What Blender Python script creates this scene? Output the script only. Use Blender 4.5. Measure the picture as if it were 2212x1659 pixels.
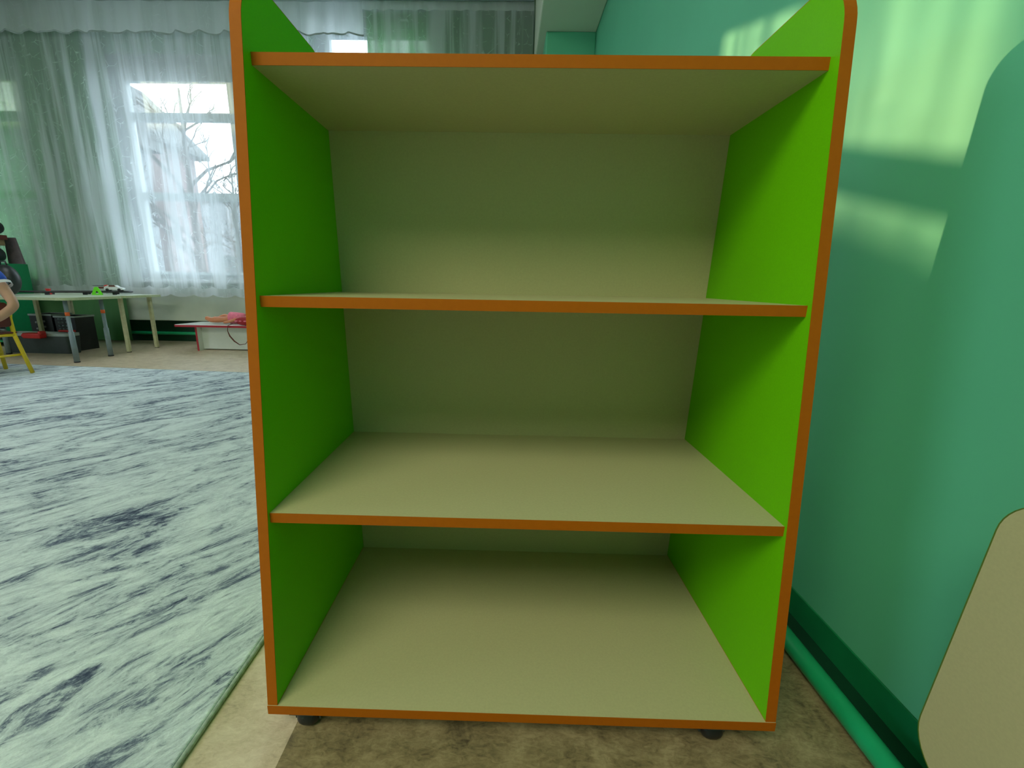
import bpy, bmesh, math, random
from mathutils import Vector, Matrix
random.seed(7)
for o in list(bpy.data.objects): bpy.data.objects.remove(o)
S = bpy.context.scene
C = S.collection
PI = math.pi

# ------------------------------------------------------------------ camera
cam_d = bpy.data.cameras.new('camera'); cam = bpy.data.objects.new('camera', cam_d); C.objects.link(cam)
yaw, pitch, roll = -0.0169, 0.23, 0.0175
fwd = Vector((math.sin(yaw)*math.cos(pitch), math.cos(yaw)*math.cos(pitch), -math.sin(pitch)))
r0 = Vector((math.cos(yaw), -math.sin(yaw), 0)); u0 = r0.cross(fwd)
rr = math.cos(roll)*r0 + math.sin(roll)*u0
uu = -math.sin(roll)*r0 + math.cos(roll)*u0
M3 = Matrix((rr, uu, -fwd)).transposed()
cam.matrix_world = Matrix.Translation((0.3657, -0.5415, 0.7206)) @ M3.to_4x4()
cam_d.sensor_fit = 'HORIZONTAL'; cam_d.sensor_width = 36.0
cam_d.lens = 930.25/2212*36.0
cam_d.shift_x = (1106-1074.55)/2212
cam_d.clip_start = 0.02; cam_d.clip_end = 300
S.camera = cam

# ------------------------------------------------------------------ light
W = bpy.data.worlds.new('world'); S.world = W; W.use_nodes = True
bg = W.node_tree.nodes['Background']; bg.inputs[0].default_value = (0.80, 0.91, 1.0, 1); bg.inputs[1].default_value = 6.8
SUN_DIR = Vector((4.42, -4.16, -1.45)).normalized()
sd = bpy.data.lights.new('sun', 'SUN'); sun = bpy.data.objects.new('sun', sd); C.objects.link(sun)
sd.energy = 6.2; sd.color = (1.0, 0.86, 0.46); sd.angle = math.radians(0.35)
sun.rotation_euler = SUN_DIR.to_track_quat('-Z', 'Y').to_euler()
def area(name, loc, target, sx, sy, power, col):
    l = bpy.data.lights.new(name, 'AREA'); l.shape = 'RECTANGLE'; l.size = sx; l.size_y = sy
    l.energy = power; l.color = col
    o = bpy.data.objects.new(name, l); C.objects.link(o); o.location = loc
    o.rotation_euler = (Vector(target)-Vector(loc)).to_track_quat('-Z', 'Y').to_euler()
    return o
# overhead fill lights, added; further daylight enters through the window in the left wall
area('overhead_fill_light', (-1.05, -1.8, 3.20), (-.95, -1.2, 0), 2.3, 2.3, 138, (1.0, 1.0, 0.74))
area('far_fill_light', (-3.3, 1.7, 3.20), (-3.3, 1.9, 0), 1.5, 1.5, 27, (0.93, 0.97, 1.0))  # added cool fill in place of daylight over the far floor
S.view_settings.view_transform = 'Standard'; S.view_settings.look = 'None'
S.view_settings.exposure = 0.03; S.view_settings.gamma = 1.0
S.view_settings.use_curve_mapping = False

# ------------------------------------------------------------------ material helpers
def new_mat(name):
    m = bpy.data.materials.new(name); m.use_nodes = True
    nt = m.node_tree; b = nt.nodes['Principled BSDF']
    return m, nt, b
def N(nt, typ, **kw):
    n = nt.nodes.new(typ)
    for k, v in kw.items():
        if k in n.inputs: n.inputs[k].default_value = v
        else: setattr(n, k, v)
    return n
def ramp(nt, src, stops):
    r = nt.nodes.new('ShaderNodeValToRGB'); nt.links.new(src, r.inputs[0])
    e = r.color_ramp.elements
    while len(e) < len(stops): e.new(0.5)
    for i, (p, c) in enumerate(stops): e[i].position = p; e[i].color = (c[0], c[1], c[2], 1)
    return r
def coords(nt, scale=(1, 1, 1), rot=(0, 0, 0), kind='Object', typ='POINT'):
    t = nt.nodes.new('ShaderNodeTexCoord'); mp = nt.nodes.new('ShaderNodeMapping'); mp.vector_type = typ
    mp.inputs['Scale'].default_value = scale; mp.inputs['Rotation'].default_value = rot
    nt.links.new(t.outputs[kind], mp.inputs['Vector']); return mp.outputs['Vector']
def mat(name, col, rough=0.5, var=0.08, scale=30, bump=0.0, metal=0.0, spec=0.5, stretch=(1, 1, 1)):
    """procedural finish: slight noise mottling of one colour"""
    m, nt, b = new_mat(name)
    v = coords(nt, stretch)
    n = N(nt, 'ShaderNodeTexNoise', Scale=scale, Detail=3.0); nt.links.new(v, n.inputs['Vector'])
    lo = [c*(1-var) for c in col]; hi = [min(1, c*(1+var)) for c in col]
    r = ramp(nt, n.outputs['Fac'], [(0.3, lo), (0.7, hi)])
    nt.links.new(r.outputs[0], b.inputs['Base Color'])
    b.inputs['Roughness'].default_value = rough; b.inputs['Metallic'].default_value = metal
    b.inputs['Specular IOR Level'].default_value = spec
    if bump:
        bp = N(nt, 'ShaderNodeBump', Strength=bump, Distance=0.002)
        nt.links.new(n.outputs['Fac'], bp.inputs['Height']); nt.links.new(bp.outputs[0], b.inputs['Normal'])
    return m

M = {}
M['green'] = mat('lime_laminate', (0.145, 0.54, 0.001), 0.5, 0.03, 400, 0.02, spec=0.15)
M['orange'] = mat('orange_edge_band', (0.42, 0.108, 0.002), 0.6, 0.03, 120, spec=0.15)
M['cream'] = mat('cream_laminate', (0.51, 0.475, 0.265), 0.48, 0.035, 260, 0.02, spec=0.3)
M['olive'] = mat('olive_edge_band', (0.10, 0.17, 0.02), 0.45, 0.03, 100)
M['black_plastic'] = mat('black_plastic', (0.012, 0.014, 0.016), 0.4, 0.1)
M['dark_grey'] = mat('dark_grey_plastic', (0.035, 0.05, 0.05), 0.5, 0.1)
M['steel'] = mat('zinc_steel', (0.35, 0.36, 0.36), 0.35, 0.1, metal=0.9)
M['wall'] = mat('mint_wall_paint', (0.125, 0.51, 0.31), 0.5, 0.05, 2.2, 0.03, spec=0.35)
M['wall_back'] = mat('pale_bounce_back_wall', (0.50, 0.66, 0.56), 0.6, 0.04, 2.0)  # back wall lightened so light bounces into the tulle
M['hidden_wall'] = mat('dark_low_bounce_wall', (0.07, 0.16, 0.10), 0.7, 0.05, 2.2)  # unseen walls kept dark to cut bounce light
M['ceiling'] = mat('ceiling_paint', (0.62, 0.68, 0.55), 0.8, 0.03, 3)
M['band'] = mat('dark_green_paint', (0.006, 0.20, 0.07), 0.38, 0.12, 14, 0.05)
M['band_dark'] = mat('bottle_green_paint', (0.004, 0.045, 0.020), 0.4, 0.12, 14)
M['pipe'] = mat('emerald_pipe_paint', (0.012, 0.36, 0.15), 0.3, 0.08, 12)
M['cream_wall'] = mat('cream_wall_paint', (0.56, 0.60, 0.50), 0.7, 0.10, 3.2)
M['white_frame'] = mat('white_frame_paint', (0.62, 0.66, 0.68), 0.4, 0.03, 8)
M['white_board'] = mat('white_laminate', (0.72, 0.76, 0.74), 0.35, 0.02, 30)
M['red_edge'] = mat('red_edge_band', (0.40, 0.015, 0.03), 0.4, 0.05, 30)
M['grey_leg'] = mat('grey_blue_paint', (0.20, 0.26, 0.29), 0.4, 0.1, 20)
M['cream_leg'] = mat('cream_leg_paint', (0.52, 0.50, 0.30), 0.5, 0.12, 30)
M['table_top'] = mat('pale_table_laminate', (0.60, 0.66, 0.52), 0.3, 0.03, 30)
M['table_edge'] = mat('birch_table_edge', (0.42, 0.47, 0.27), 0.5, 0.1, 60)
M['orange_tape'] = mat('orange_tape', (0.80, 0.13, 0.02), 0.5, 0.05)
M['yellow'] = mat('yellow_enamel', (0.72, 0.50, 0.01), 0.35, 0.05, 30)
M['maroon'] = mat('dark_red_seat_board', (0.11, 0.018, 0.012), 0.4, 0.15, 30)
M['skin'] = mat('skin', (0.46, 0.25, 0.15), 0.55, 0.05, 20)
M['blue_cloth'] = mat('blue_jersey', (0.012, 0.07, 0.42), 0.85, 0.12, 60, 0.2)
M['white_cloth'] = mat('white_cloth', (0.6, 0.62, 0.62), 0.85, 0.05)
M['shorts'] = mat('grey_shorts_cloth', (0.10, 0.11, 0.13), 0.9, 0.1, 60)
M['hair'] = mat('brown_hair', (0.05, 0.028, 0.015), 0.6, 0.3, 120)
M['doll_skin'] = mat('doll_vinyl', (0.62, 0.22, 0.10), 0.4, 0.04)
M['pink'] = mat('pink_cloth', (0.85, 0.20, 0.30), 0.8, 0.12, 60, 0.2)
M['crimson'] = mat('crimson_cloth', (0.35, 0.008, 0.02), 0.55, 0.2, 60)
M['white_plastic'] = mat('white_plastic', (0.72, 0.74, 0.76), 0.35, 0.03)
M['red_plastic'] = mat('red_plastic', (0.55, 0.015, 0.012), 0.35, 0.08)
M['lime_plastic'] = mat('bright_lime_plastic', (0.14, 0.72, 0.01), 0.4, 0.05)
M['cab_green'] = mat('emerald_cabinet_laminate', (0.008, 0.26, 0.10), 0.45, 0.05)
M['mauve'] = mat('mauve_card', (0.16, 0.12, 0.14), 0.8, 0.2, 20)
M['tan'] = mat('tan_card', (0.24, 0.16, 0.08), 0.8, 0.2, 20)
M['grey_white'] = mat('pale_grey_plastic', (0.36, 0.42, 0.40), 0.5, 0.08)
M['yellow_green'] = mat('yellow_green_plush', (0.26, 0.34, 0.03), 0.9, 0.1)
M['building'] = mat('pink_render', (0.17, 0.12, 0.12), 0.9, 0.06, 1.0)
M['building_grey'] = mat('grey_render', (0.16, 0.17, 0.18), 0.9, 0.06, 1.0)
M['roof'] = mat('grey_roofing', (0.09, 0.09, 0.09), 0.9, 0.08, 2.0)
M['bark'] = mat('bark', (0.05, 0.04, 0.035), 0.9, 0.2, 12)
M['snow'] = mat('pale_ground', (0.11, 0.12, 0.14), 0.9, 0.08, 0.6)

# floor: mottled linoleum, paler on the rug side of a straight line, browner beyond
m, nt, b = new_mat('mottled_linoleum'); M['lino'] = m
v = coords(nt, (1, 1, 1), (0, 0, 0.9))
n1 = N(nt, 'ShaderNodeTexNoise', Scale=14.0, Detail=6.0, Roughness=0.65, Distortion=0.6); nt.links.new(v, n1.inputs['Vector'])
v2 = coords(nt, (1.0, 2.2, 1), (0, 0, 0.9))
n2 = N(nt, 'ShaderNodeTexNoise', Scale=55.0, Detail=4.0, Roughness=0.7, Distortion=1.0); nt.links.new(v2, n2.inputs['Vector'])
mx = N(nt, 'ShaderNodeMix', data_type='FLOAT'); mx.inputs[0].default_value = 0.42
nt.links.new(n1.outputs['Fac'], mx.inputs[2]); nt.links.new(n2.outputs['Fac'], mx.inputs[3])
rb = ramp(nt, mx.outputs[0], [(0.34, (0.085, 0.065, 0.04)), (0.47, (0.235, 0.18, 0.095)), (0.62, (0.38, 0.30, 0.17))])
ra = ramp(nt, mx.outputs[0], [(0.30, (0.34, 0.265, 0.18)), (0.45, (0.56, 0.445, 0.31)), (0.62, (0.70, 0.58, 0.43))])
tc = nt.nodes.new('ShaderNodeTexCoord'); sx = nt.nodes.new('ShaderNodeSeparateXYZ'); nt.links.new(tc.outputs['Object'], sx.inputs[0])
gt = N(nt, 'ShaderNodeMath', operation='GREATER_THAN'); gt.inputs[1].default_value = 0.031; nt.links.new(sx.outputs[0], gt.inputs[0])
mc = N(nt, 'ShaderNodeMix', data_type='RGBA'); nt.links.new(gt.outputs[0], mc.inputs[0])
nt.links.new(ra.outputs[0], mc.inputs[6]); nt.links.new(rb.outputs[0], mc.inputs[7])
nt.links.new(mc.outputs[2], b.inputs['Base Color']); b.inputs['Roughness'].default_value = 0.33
b.inputs['Specular IOR Level'].default_value = 0.35

# rug: streaked marble pattern
m, nt, b = new_mat('marbled_rug_pile'); M['rug'] = m
v = coords(nt, (1.15, .42, 1), (0, 0, 0.92), typ='TEXTURE')
w = N(nt, 'ShaderNodeTexNoise', Scale=2.5, Detail=11.0, Roughness=0.74, Distortion=2.0); nt.links.new(v, w.inputs['Vector'])
w2 = N(nt, 'ShaderNodeTexNoise', Scale=15.0, Detail=8.0, Roughness=0.78, Distortion=1.4); nt.links.new(v, w2.inputs['Vector'])
mx = N(nt, 'ShaderNodeMix', data_type='FLOAT'); mx.inputs[0].default_value = 0.40
nt.links.new(w.outputs['Fac'], mx.inputs[2]); nt.links.new(w2.outputs['Fac'], mx.inputs[3])
r = ramp(nt, mx.outputs[0], [(0.385, (0.05, 0.065, 0.115)), (0.435, (0.19, 0.225, 0.30)), (0.475, (0.48, 0.545, 0.60)), (0.56, (0.72, 0.80, 0.83))])
fine = N(nt, 'ShaderNodeTexNoise', Scale=420.0, Detail=2.0); tcx = nt.nodes.new('ShaderNodeTexCoord'); nt.links.new(tcx.outputs['Object'], fine.inputs['Vector'])
mm = N(nt, 'ShaderNodeMix', data_type='RGBA', blend_type='MULTIPLY'); mm.inputs[0].default_value = 0.35
nt.links.new(r.outputs[0], mm.inputs[6])
fr = ramp(nt, fine.outputs['Fac'], [(0.3, (0.72, 0.72, 0.72)), (0.6, (1, 1, 1))]); nt.links.new(fr.outputs[0], mm.inputs[7])
nt.links.new(mm.outputs[2], b.inputs['Base Color']); b.inputs['Roughness'].default_value = 0.95
b.inputs['Specular IOR Level'].default_value = 0.1
bp = N(nt, 'ShaderNodeBump', Strength=0.5, Distance=0.004); nt.links.new(w2.outputs['Fac'], bp.inputs['Height']); nt.links.new(bp.outputs[0], b.inputs['Normal'])
M['rug_edge'] = mat('rug_overlock_edge', (0.36, 0.42, 0.37), 0.9, 0.3, 90, 0.5)

def sheer(name, col, open_lo, open_hi, pat=9.0, edge=None, transl=0.5, stripes=4.0):
    """woven sheer: holes let light through, denser where the lace pattern is"""
    m, nt, b = new_mat(name); nt.nodes.remove(b); out = nt.nodes['Material Output']
    uv = coords(nt, (1, 1, 1), kind='UV')
    vo = N(nt, 'ShaderNodeTexVoronoi', Scale=pat, feature='DISTANCE_TO_EDGE')
    ns = N(nt, 'ShaderNodeTexNoise', Scale=pat*0.9, Detail=4.0, Distortion=1.5)
    nt.links.new(uv, vo.inputs['Vector']); nt.links.new(uv, ns.inputs['Vector'])
    r1 = ramp(nt, vo.outputs['Distance'], [(0.0, (1, 1, 1)), (0.035, (0, 0, 0))])
    r2 = ramp(nt, ns.outputs['Fac'], [(0.45, (0, 0, 0)), (0.60, (1, 1, 1))])
    mul = N(nt, 'ShaderNodeMath', operation='MULTIPLY'); nt.links.new(r1.outputs[0], mul.inputs[0]); nt.links.new(r2.outputs[0], mul.inputs[1])
    uv2 = coords(nt, (1, .05, 1), kind='UV')
    st_ = N(nt, 'ShaderNodeTexNoise', Scale=stripes, Detail=3.0, Roughness=.6); nt.links.new(uv2, st_.inputs['Vector'])
    r3 = ramp(nt, st_.outputs['Fac'], [(0.44, (0, 0, 0)), (0.58, (1, 1, 1))])
    mxm = N(nt, 'ShaderNodeMath', operation='MAXIMUM'); nt.links.new(mul.outputs[0], mxm.inputs[0]); nt.links.new(r3.outputs[0], mxm.inputs[1])
    mr = N(nt, 'ShaderNodeMapRange'); nt.links.new(mxm.outputs[0], mr.inputs['Value'])
    mr.inputs['To Min'].default_value = open_hi; mr.inputs['To Max'].default_value = open_lo
    tr = N(nt, 'ShaderNodeBsdfTransparent'); df = N(nt, 'ShaderNodeBsdfDiffuse', Color=(*col, 1)); tl = N(nt, 'ShaderNodeBsdfTranslucent', Color=(*col, 1))
    m1 = N(nt, 'ShaderNodeMixShader'); m1.inputs[0].default_value = transl
    nt.links.new(df.outputs[0], m1.inputs[1]); nt.links.new(tl.outputs[0], m1.inputs[2])
    m2 = N(nt, 'ShaderNodeMixShader'); nt.links.new(mr.outputs[0], m2.inputs[0])
    nt.links.new(m1.outputs[0], m2.inputs[1]); nt.links.new(tr.outputs[0], m2.inputs[2])
    nt.links.new(m2.outputs[0], out.inputs['Surface'])
    return m
M['tulle'] = sheer('white_tulle', (0.72, 0.77, 0.82), 0.20, 0.64, 11.0, transl=0.45, stripes=9.0)
M['tulle_hem'] = sheer('white_tulle_lace_hem', (0.72, 0.76, 0.80), 0.05, 0.42, 16.0, transl=0.45)
M['valance'] = sheer('white_tulle_valance', (0.86, 0.90, 0.92), 0.18, 0.30, 11.0, transl=0.6)
M['valance_hem'] = mat('grey_hem_cord', (0.30, 0.35, 0.35), 0.9, 0.1)
M['drape'] = sheer('green_drape_cloth', (0.14, 0.33, 0.14), 0.01, 0.08, 6.0, transl=0.4)
m, nt, b = new_mat('window_glass'); M['glass'] = m; nt.nodes.remove(b); out = nt.nodes['Material Output']
tr = N(nt, 'ShaderNodeBsdfTransparent', Color=(0.93, 0.96, 0.95, 1)); gl = N(nt, 'ShaderNodeBsdfGlossy', Roughness=0.02)
mi = N(nt, 'ShaderNodeMixShader'); mi.inputs[0].default_value = .05
nt.links.new(tr.outputs[0], mi.inputs[1]); nt.links.new(gl.outputs[0], mi.inputs[2]); nt.links.new(mi.outputs[0], out.inputs['Surface'])

# ------------------------------------------------------------------ mesh helpers
class MB:
    def __init__(s): s.v = []; s.f = []; s.m = []; s.sm = []
    def add(s, vs, fs, mi=0, smooth=False):
        o = len(s.v); s.v += [tuple(v) for v in vs]
        for f in fs: s.f.append([i+o for i in f]); s.m.append(mi); s.sm.append(smooth)
        return s
    def box(s, x0, x1, y0, y1, z0, z1, mi=0):
        vs = [(x, y, z) for z in (z0, z1) for y in (y0, y1) for x in (x0, x1)]
        return s.add(vs, [(0, 2, 3, 1), (4, 5, 7, 6), (0, 1, 5, 4), (2, 6, 7, 3), (0, 4, 6, 2), (1, 3, 7, 5)], mi)
    def prism(s, poly, lo, hi, axis='x', mi=0):
        """outline extruded along an axis; poly holds the other two coordinates"""
        n = len(poly)
        def P(a, p):
            return {'x': (a, p[0], p[1]), 'y': (p[0], a, p[1]), 'z': (p[0], p[1], a)}[axis]
        vs = [P(lo, p) for p in poly] + [P(hi, p) for p in poly]
        fs = [tuple(range(n))[::-1], tuple(range(n, 2*n))] + [(i, (i+1) % n, n+(i+1) % n, n+i) for i in range(n)]
        return s.add(vs, fs, mi)
    def tube(s, pts, r, n=12, mi=0, cap=True, closed=False):
        pts = [Vector(p) for p in pts]; k = len(pts)
        rs = r if isinstance(r, (list, tuple)) else [r]*k
        t0 = (pts[1]-pts[0]).normalized(); up = Vector((0, 0, 1)) if abs(t0.z) < .9 else Vector((1, 0, 0))
        nrm = (up - t0*up.dot(t0)).normalized(); vs = []
        for i in range(k):
            if closed: t = (pts[(i+1) % k]-pts[i-1]).normalized()
            else: t = (pts[min(i+1, k-1)]-pts[max(i-1, 0)]).normalized()
            nrm = (nrm - t*nrm.dot(t)).normalized(); bi = t.cross(nrm)
            for j in range(n):
                a = 2*PI*j/n; vs.append(pts[i]+(nrm*math.cos(a)+bi*math.sin(a))*rs[i])
        fs = []
        for i in range(k if closed else k-1):
            i2 = (i+1) % k
            for j in range(n): fs.append((i*n+j, i*n+(j+1) % n, i2*n+(j+1) % n, i2*n+j))
        if cap and not closed: fs += [tuple(range(n))[::-1], tuple(range((k-1)*n, k*n))]
        return s.add(vs, fs, mi, True)
    def lathe(s, prof, c=(0, 0, 0), n=24, axis='z', mi=0):
        vs = []
        for (r, h) in prof:
            for j in range(n):
                a = 2*PI*j/n; p = (r*math.cos(a), r*math.sin(a), h)
                if axis == 'x': p = (p[2], p[0], p[1])
                if axis == 'y': p = (p[0], p[2], p[1])
                vs.append((p[0]+c[0], p[1]+c[1], p[2]+c[2]))
        fs = [(i*n+j, i*n+(j+1) % n, (i+1)*n+(j+1) % n, (i+1)*n+j) for i in range(len(prof)-1) for j in range(n)]
        fs += [tuple(range(n))[::-1], tuple(range((len(prof)-1)*n, len(prof)*n))]
        return s.add(vs, fs, mi, True)
    def ell(s, c, r, n=16, k=10, mi=0, rot=0):
        vs = []; cr, sr = math.cos(rot), math.sin(rot)
        for i in range(k+1):
            ph = PI*i/k
            for j in range(n):
                a = 2*PI*j/n
                x, y, z = r[0]*math.sin(ph)*math.cos(a), r[1]*math.sin(ph)*math.sin(a), r[2]*math.cos(ph)
                vs.append((c[0]+x*cr-y*sr, c[1]+x*sr+y*cr, c[2]+z))
        fs = [(i*n+j, (i+1)*n+j, (i+1)*n+(j+1) % n, i*n+(j+1) % n) for i in range(k) for j in range(n)]
        return s.add(vs, fs, mi, True)
    def build(s, name, mats, parent=None, bevel=0, loc=None, merge=True, seg=2):
        me = bpy.data.meshes.new(name); me.from_pydata(s.v, [], s.f)
        for mm_ in (mats if isinstance(mats, (list, tuple)) else [mats]): me.materials.append(mm_)
        for i, p in enumerate(me.polygons): p.material_index = s.m[i]; p.use_smooth = s.sm[i]
        bm = bmesh.new(); bm.from_mesh(me)
        if merge: bmesh.ops.remove_doubles(bm, verts=bm.verts, dist=1e-6)
        bmesh.ops.recalc_face_normals(bm, faces=bm.faces); bm.to_mesh(me); bm.free()
        o = bpy.data.objects.new(name, me); C.objects.link(o)
        if loc: o.location = loc
        if parent:
            o.parent = parent
            if parent.type != 'EMPTY' or True: o.matrix_parent_inverse = Matrix.Identity(4)
        if bevel:
            b_ = o.modifiers.new('bevel', 'BEVEL'); b_.width = bevel; b_.segments = seg; b_.limit_method = 'ANGLE'
        return o
def thing(name, loc, label, cat, group=None, rz=0):
    o = bpy.data.objects.new(name, None); C.objects.link(o); o.location = loc; o.rotation_euler = (0, 0, rz)
    o.empty_display_size = 0.1
    return tag(o, label, cat, group)
def tag(o, label, cat, group=None):
    o['label'] = label; o['category'] = cat
    if group: o['group'] = group
    return o
def struct(o, label=None):
    o['kind'] = 'structure'
    if label: o['label'] = label
    return o
def offset(poly, d):
    """inset (d>0) of a counter-clockwise outline"""
    n = len(poly); out = []
    for i in range(n):
        a, b_, c = Vector(poly[i-1]), Vector(poly[i]), Vector(poly[(i+1) % n])
        e1 = (b_-a).normalized(); e2 = (c-b_).normalized()
        n1 = Vector((-e1.y, e1.x)); n2 = Vector((-e2.y, e2.x)); bis = (n1+n2).normalized()
        k = d/max(0.3, bis.dot(n1)); out.append((b_.x+bis.x*k, b_.y+bis.y*k))
    return out
def ring(mb, poly, d, lo, hi, axis='x', mi=0):
    inn = offset(poly, d); n = len(poly)
    def P(a, p): return {'x': (a, p[0], p[1]), 'y': (p[0], a, p[1]), 'z': (p[0], p[1], a)}[axis]
    vs = [P(lo, p) for p in poly]+[P(hi, p) for p in poly]+[P(lo, p) for p in inn]+[P(hi, p) for p in inn]
    fs = []
    for i in range(n):
        j = (i+1) % n
        fs += [(i, j, n+j, n+i), (2*n+j, 2*n+i, 3*n+i, 3*n+j), (n+i, n+j, 3*n+j, 3*n+i), (j, i, 2*n+i, 2*n+j)]
    return mb.add(vs, fs, mi)
def rounded(pts, radii, seg=8):
    """round the corners of an outline"""
    out = []; n = len(pts)
    for i in range(n):
        p = Vector(pts[i]); a = Vector(pts[i-1]); c = Vector(pts[(i+1) % n]); r = radii[i]
        if r <= 0: out.append(tuple(p)); continue
        u = (a-p).normalized(); w_ = (c-p).normalized(); ang = math.acos(max(-1, min(1, u.dot(w_))))
        t = r/math.tan(ang/2); t = min(t, (a-p).length*.49, (c-p).length*.49); r2 = t*math.tan(ang/2)
        cen = p+(u+w_).normalized()*(r2/math.sin(ang/2)); s0 = p+u*t; s1 = p+w_*t
        a0 = math.atan2(s0.y-cen.y, s0.x-cen.x); a1 = math.atan2(s1.y-cen.y, s1.x-cen.x); da = (a1-a0+PI) % (2*PI)-PI
        for k in range(seg+1):
            aa = a0+da*k/seg; out.append((cen.x+r2*math.cos(aa), cen.y+r2*math.sin(aa)))
    return out

# ------------------------------------------------------------------ room shell
XL, XR, YF, YB, ZC = -7.0, 1.03, -3.5, 4.40, 3.36
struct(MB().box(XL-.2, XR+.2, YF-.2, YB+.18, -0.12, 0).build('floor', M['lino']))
struct(MB().box(XL-.2, XR+.2, YF-.2, YB+.18, ZC, ZC+.15).build('ceiling', M['ceiling']))
struct(MB().box(XR, XR+.2, YF-.2, YB+.18, 0, ZC).build('wall_right', M['wall']))
WINS = [(-5.95, -4.65), (-3.78, -2.44), (-1.62, -0.28)]
WZ0, WTOP = 0.70, (2.93, 2.93, 3.34)
def wall_with_holes(name, axis, a0, a1, w0, w1, holes, m_, z0=0, z1=ZC):
    mb = MB()
    def bx(p, q, za, zb):
        if q-p < 1e-4 or zb-za < 1e-4: return
        if axis == 'x': mb.box(p, q, w0, w1, za, zb)
        else: mb.box(w0, w1, p, q, za, zb)
    x = a0
    for (h0, h1, hz0, hz1) in holes:
        bx(x, h0, z0, z1); bx(h0, h1, z0, hz0); bx(h0, h1, hz1, z1); x = h1
    bx(x, a1, z0, z1)
    return struct(mb.build(name, m_, merge=False))
wall_with_holes('wall_back', 'x', XL-.2, XR, YB, YB+.18, [(a, c, WZ0, t3) for (a, c), t3 in zip(WINS, WTOP)], M['wall_back'])
wall_with_holes('wall_left', 'y', YF, YB, XL-.2, XL, [(-2.8, -.2, .8, 2.7)], M['hidden_wall'])
wall_with_holes('wall_front', 'x', XL-.2, XR, YF-.2, YF, [], M['hidden_wall'])

def window(i, x0, x1, WZ1):
    gt_ = WZ1-.23
    fr = MB(); y0, y1 = YB+.06, YB+.16
    f = .075
    fr.box(x0, x0+f, y0, y1, WZ0, WZ1).box(x1-f, x1, y0, y1, WZ0, WZ1)
    fr.box(x0+f, x1-f, y0, y1, WZ1-f, WZ1).box(x0+f, x1-f, y0, y1, WZ0, WZ0+.05)
    fr.box(x0, x0+.012, YB+.001, YB+.179, WZ0, WZ1).box(x1-.012, x1, YB+.001, YB+.179, WZ0, WZ1).box(x0, x1, YB+.001, YB+.179, WZ1-.012, WZ1)
    w_ = struct(fr.build('window_%d' % i, M['white_frame'], bevel=.004, merge=False))
    w_['label'] = 'white framed window in the back wall behind sheer curtains'
    sh = MB(); a, b_ = x0+f, x1-f; s = .065; ys0, ys1 = YB+.04, YB+.11
    sh.box(a, a+s, ys0, ys1, WZ0+.05, WZ1-f).box(b_-s, b_, ys0, ys1, WZ0+.05, WZ1-f)
    sh.box(a+s, b_-s, ys0, ys1, gt_, WZ1-f).box(a+s, b_-s, ys0, ys1, WZ0+.05, .785)
    sh.box(a+s, b_-s, ys0+.01, ys1-.01, 2.33, 2.41).box(a+s, b_-s, ys0+.01, ys1-.01, 1.545, 1.625)
    so = sh.build('sash', M['white_frame'], w_, bevel=.004)
    g = MB()
    for z0, z1 in ((.785, 1.545), (1.625, 2.33), (2.41, gt_)): g.box(a+s, b_-s, YB+.075, YB+.079, z0, z1)
    g.build('pane', M['glass'], w_)
    MB().box(x0-.08, x1+.08, YB-.16, YB+.06, WZ0-.035, WZ0).build('sill', M['white_frame'], w_, bevel=.006)
    return w_
for i, (a, c) in enumerate(WINS): window(i+1, a, c, WTOP[i])
# simple framed windows where daylight comes from outside the picture
def side_window(i, axis, a0, a1, w_, z0=.8, z1=2.7):
    mb = MB()
    for p, q, za, zb in ((a0, a0+.08, z0, z1), (a1-.08, a1, z0, z1), (a0+.08, a1-.08, z0, z0+.08), (a0+.08, a1-.08, z1-.08, z1), ((a0+a1)/2-.03, (a0+a1)/2+.03, z0+.08, z1-.08)):
        if axis == 'x': mb.box(p, q, w_-.04, w_+.04, za, zb)
        else: mb.box(w_-.04, w_+.04, p, q, za, zb)
    struct(mb.build('window_%d' % i, M['white_frame'], bevel=.004))
side_window(4, 'y', -2.8, -.2, XL-.12)

# painted bands and trims
struct(MB().box(XR-.004, XR, YF, 3.4, 0, .060).build('baseboard_right', M['band'], bevel=.001))
struct(MB().box(.985, XR-.004, YF, 3.4, 0, .0015).build('trim_1', M['band_dark']))
struct(MB().box(XL, XR, YB-.012, YB, 0, .245).build('baseboard_back', M['band_dark']))
# boxed-in duct under the ceiling along the right wall and the pier below its far end
struct(MB().box(.575, XR, YF, 4.05, 2.66, ZC).build('trim_2', M['ceiling'], bevel=.01))
struct(MB().box(.635, XR, 3.40, 3.75, 0, 2.66).build('trim_3', M['wall'], bevel=.01))

# heating pipes
t = MB().tube([(.957, YF, .0205), (.957, 3.38, .0205)], .0177, 20)
tag(t.build('heating_pipe', M['pipe']), 'emerald green painted heating pipe along the floor by the right wall', 'pipe')
t = MB().tube([(-6.9, YB-.05, .095), (.55, YB-.05, .095)], .019, 14)
tag(t.build('heating_pipe', M['pipe']), 'dark green heating pipe low on the wall under the far window', 'pipe')
# low cream casing below the sill
o = MB().box(-4.55, -1.35, 4.285, YB-.014, .245, .545).build('radiator_casing', M['cream_wall'], bevel=.006)
tag(o, 'plain cream panel casing on the wall under the far window', 'casing')

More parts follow.
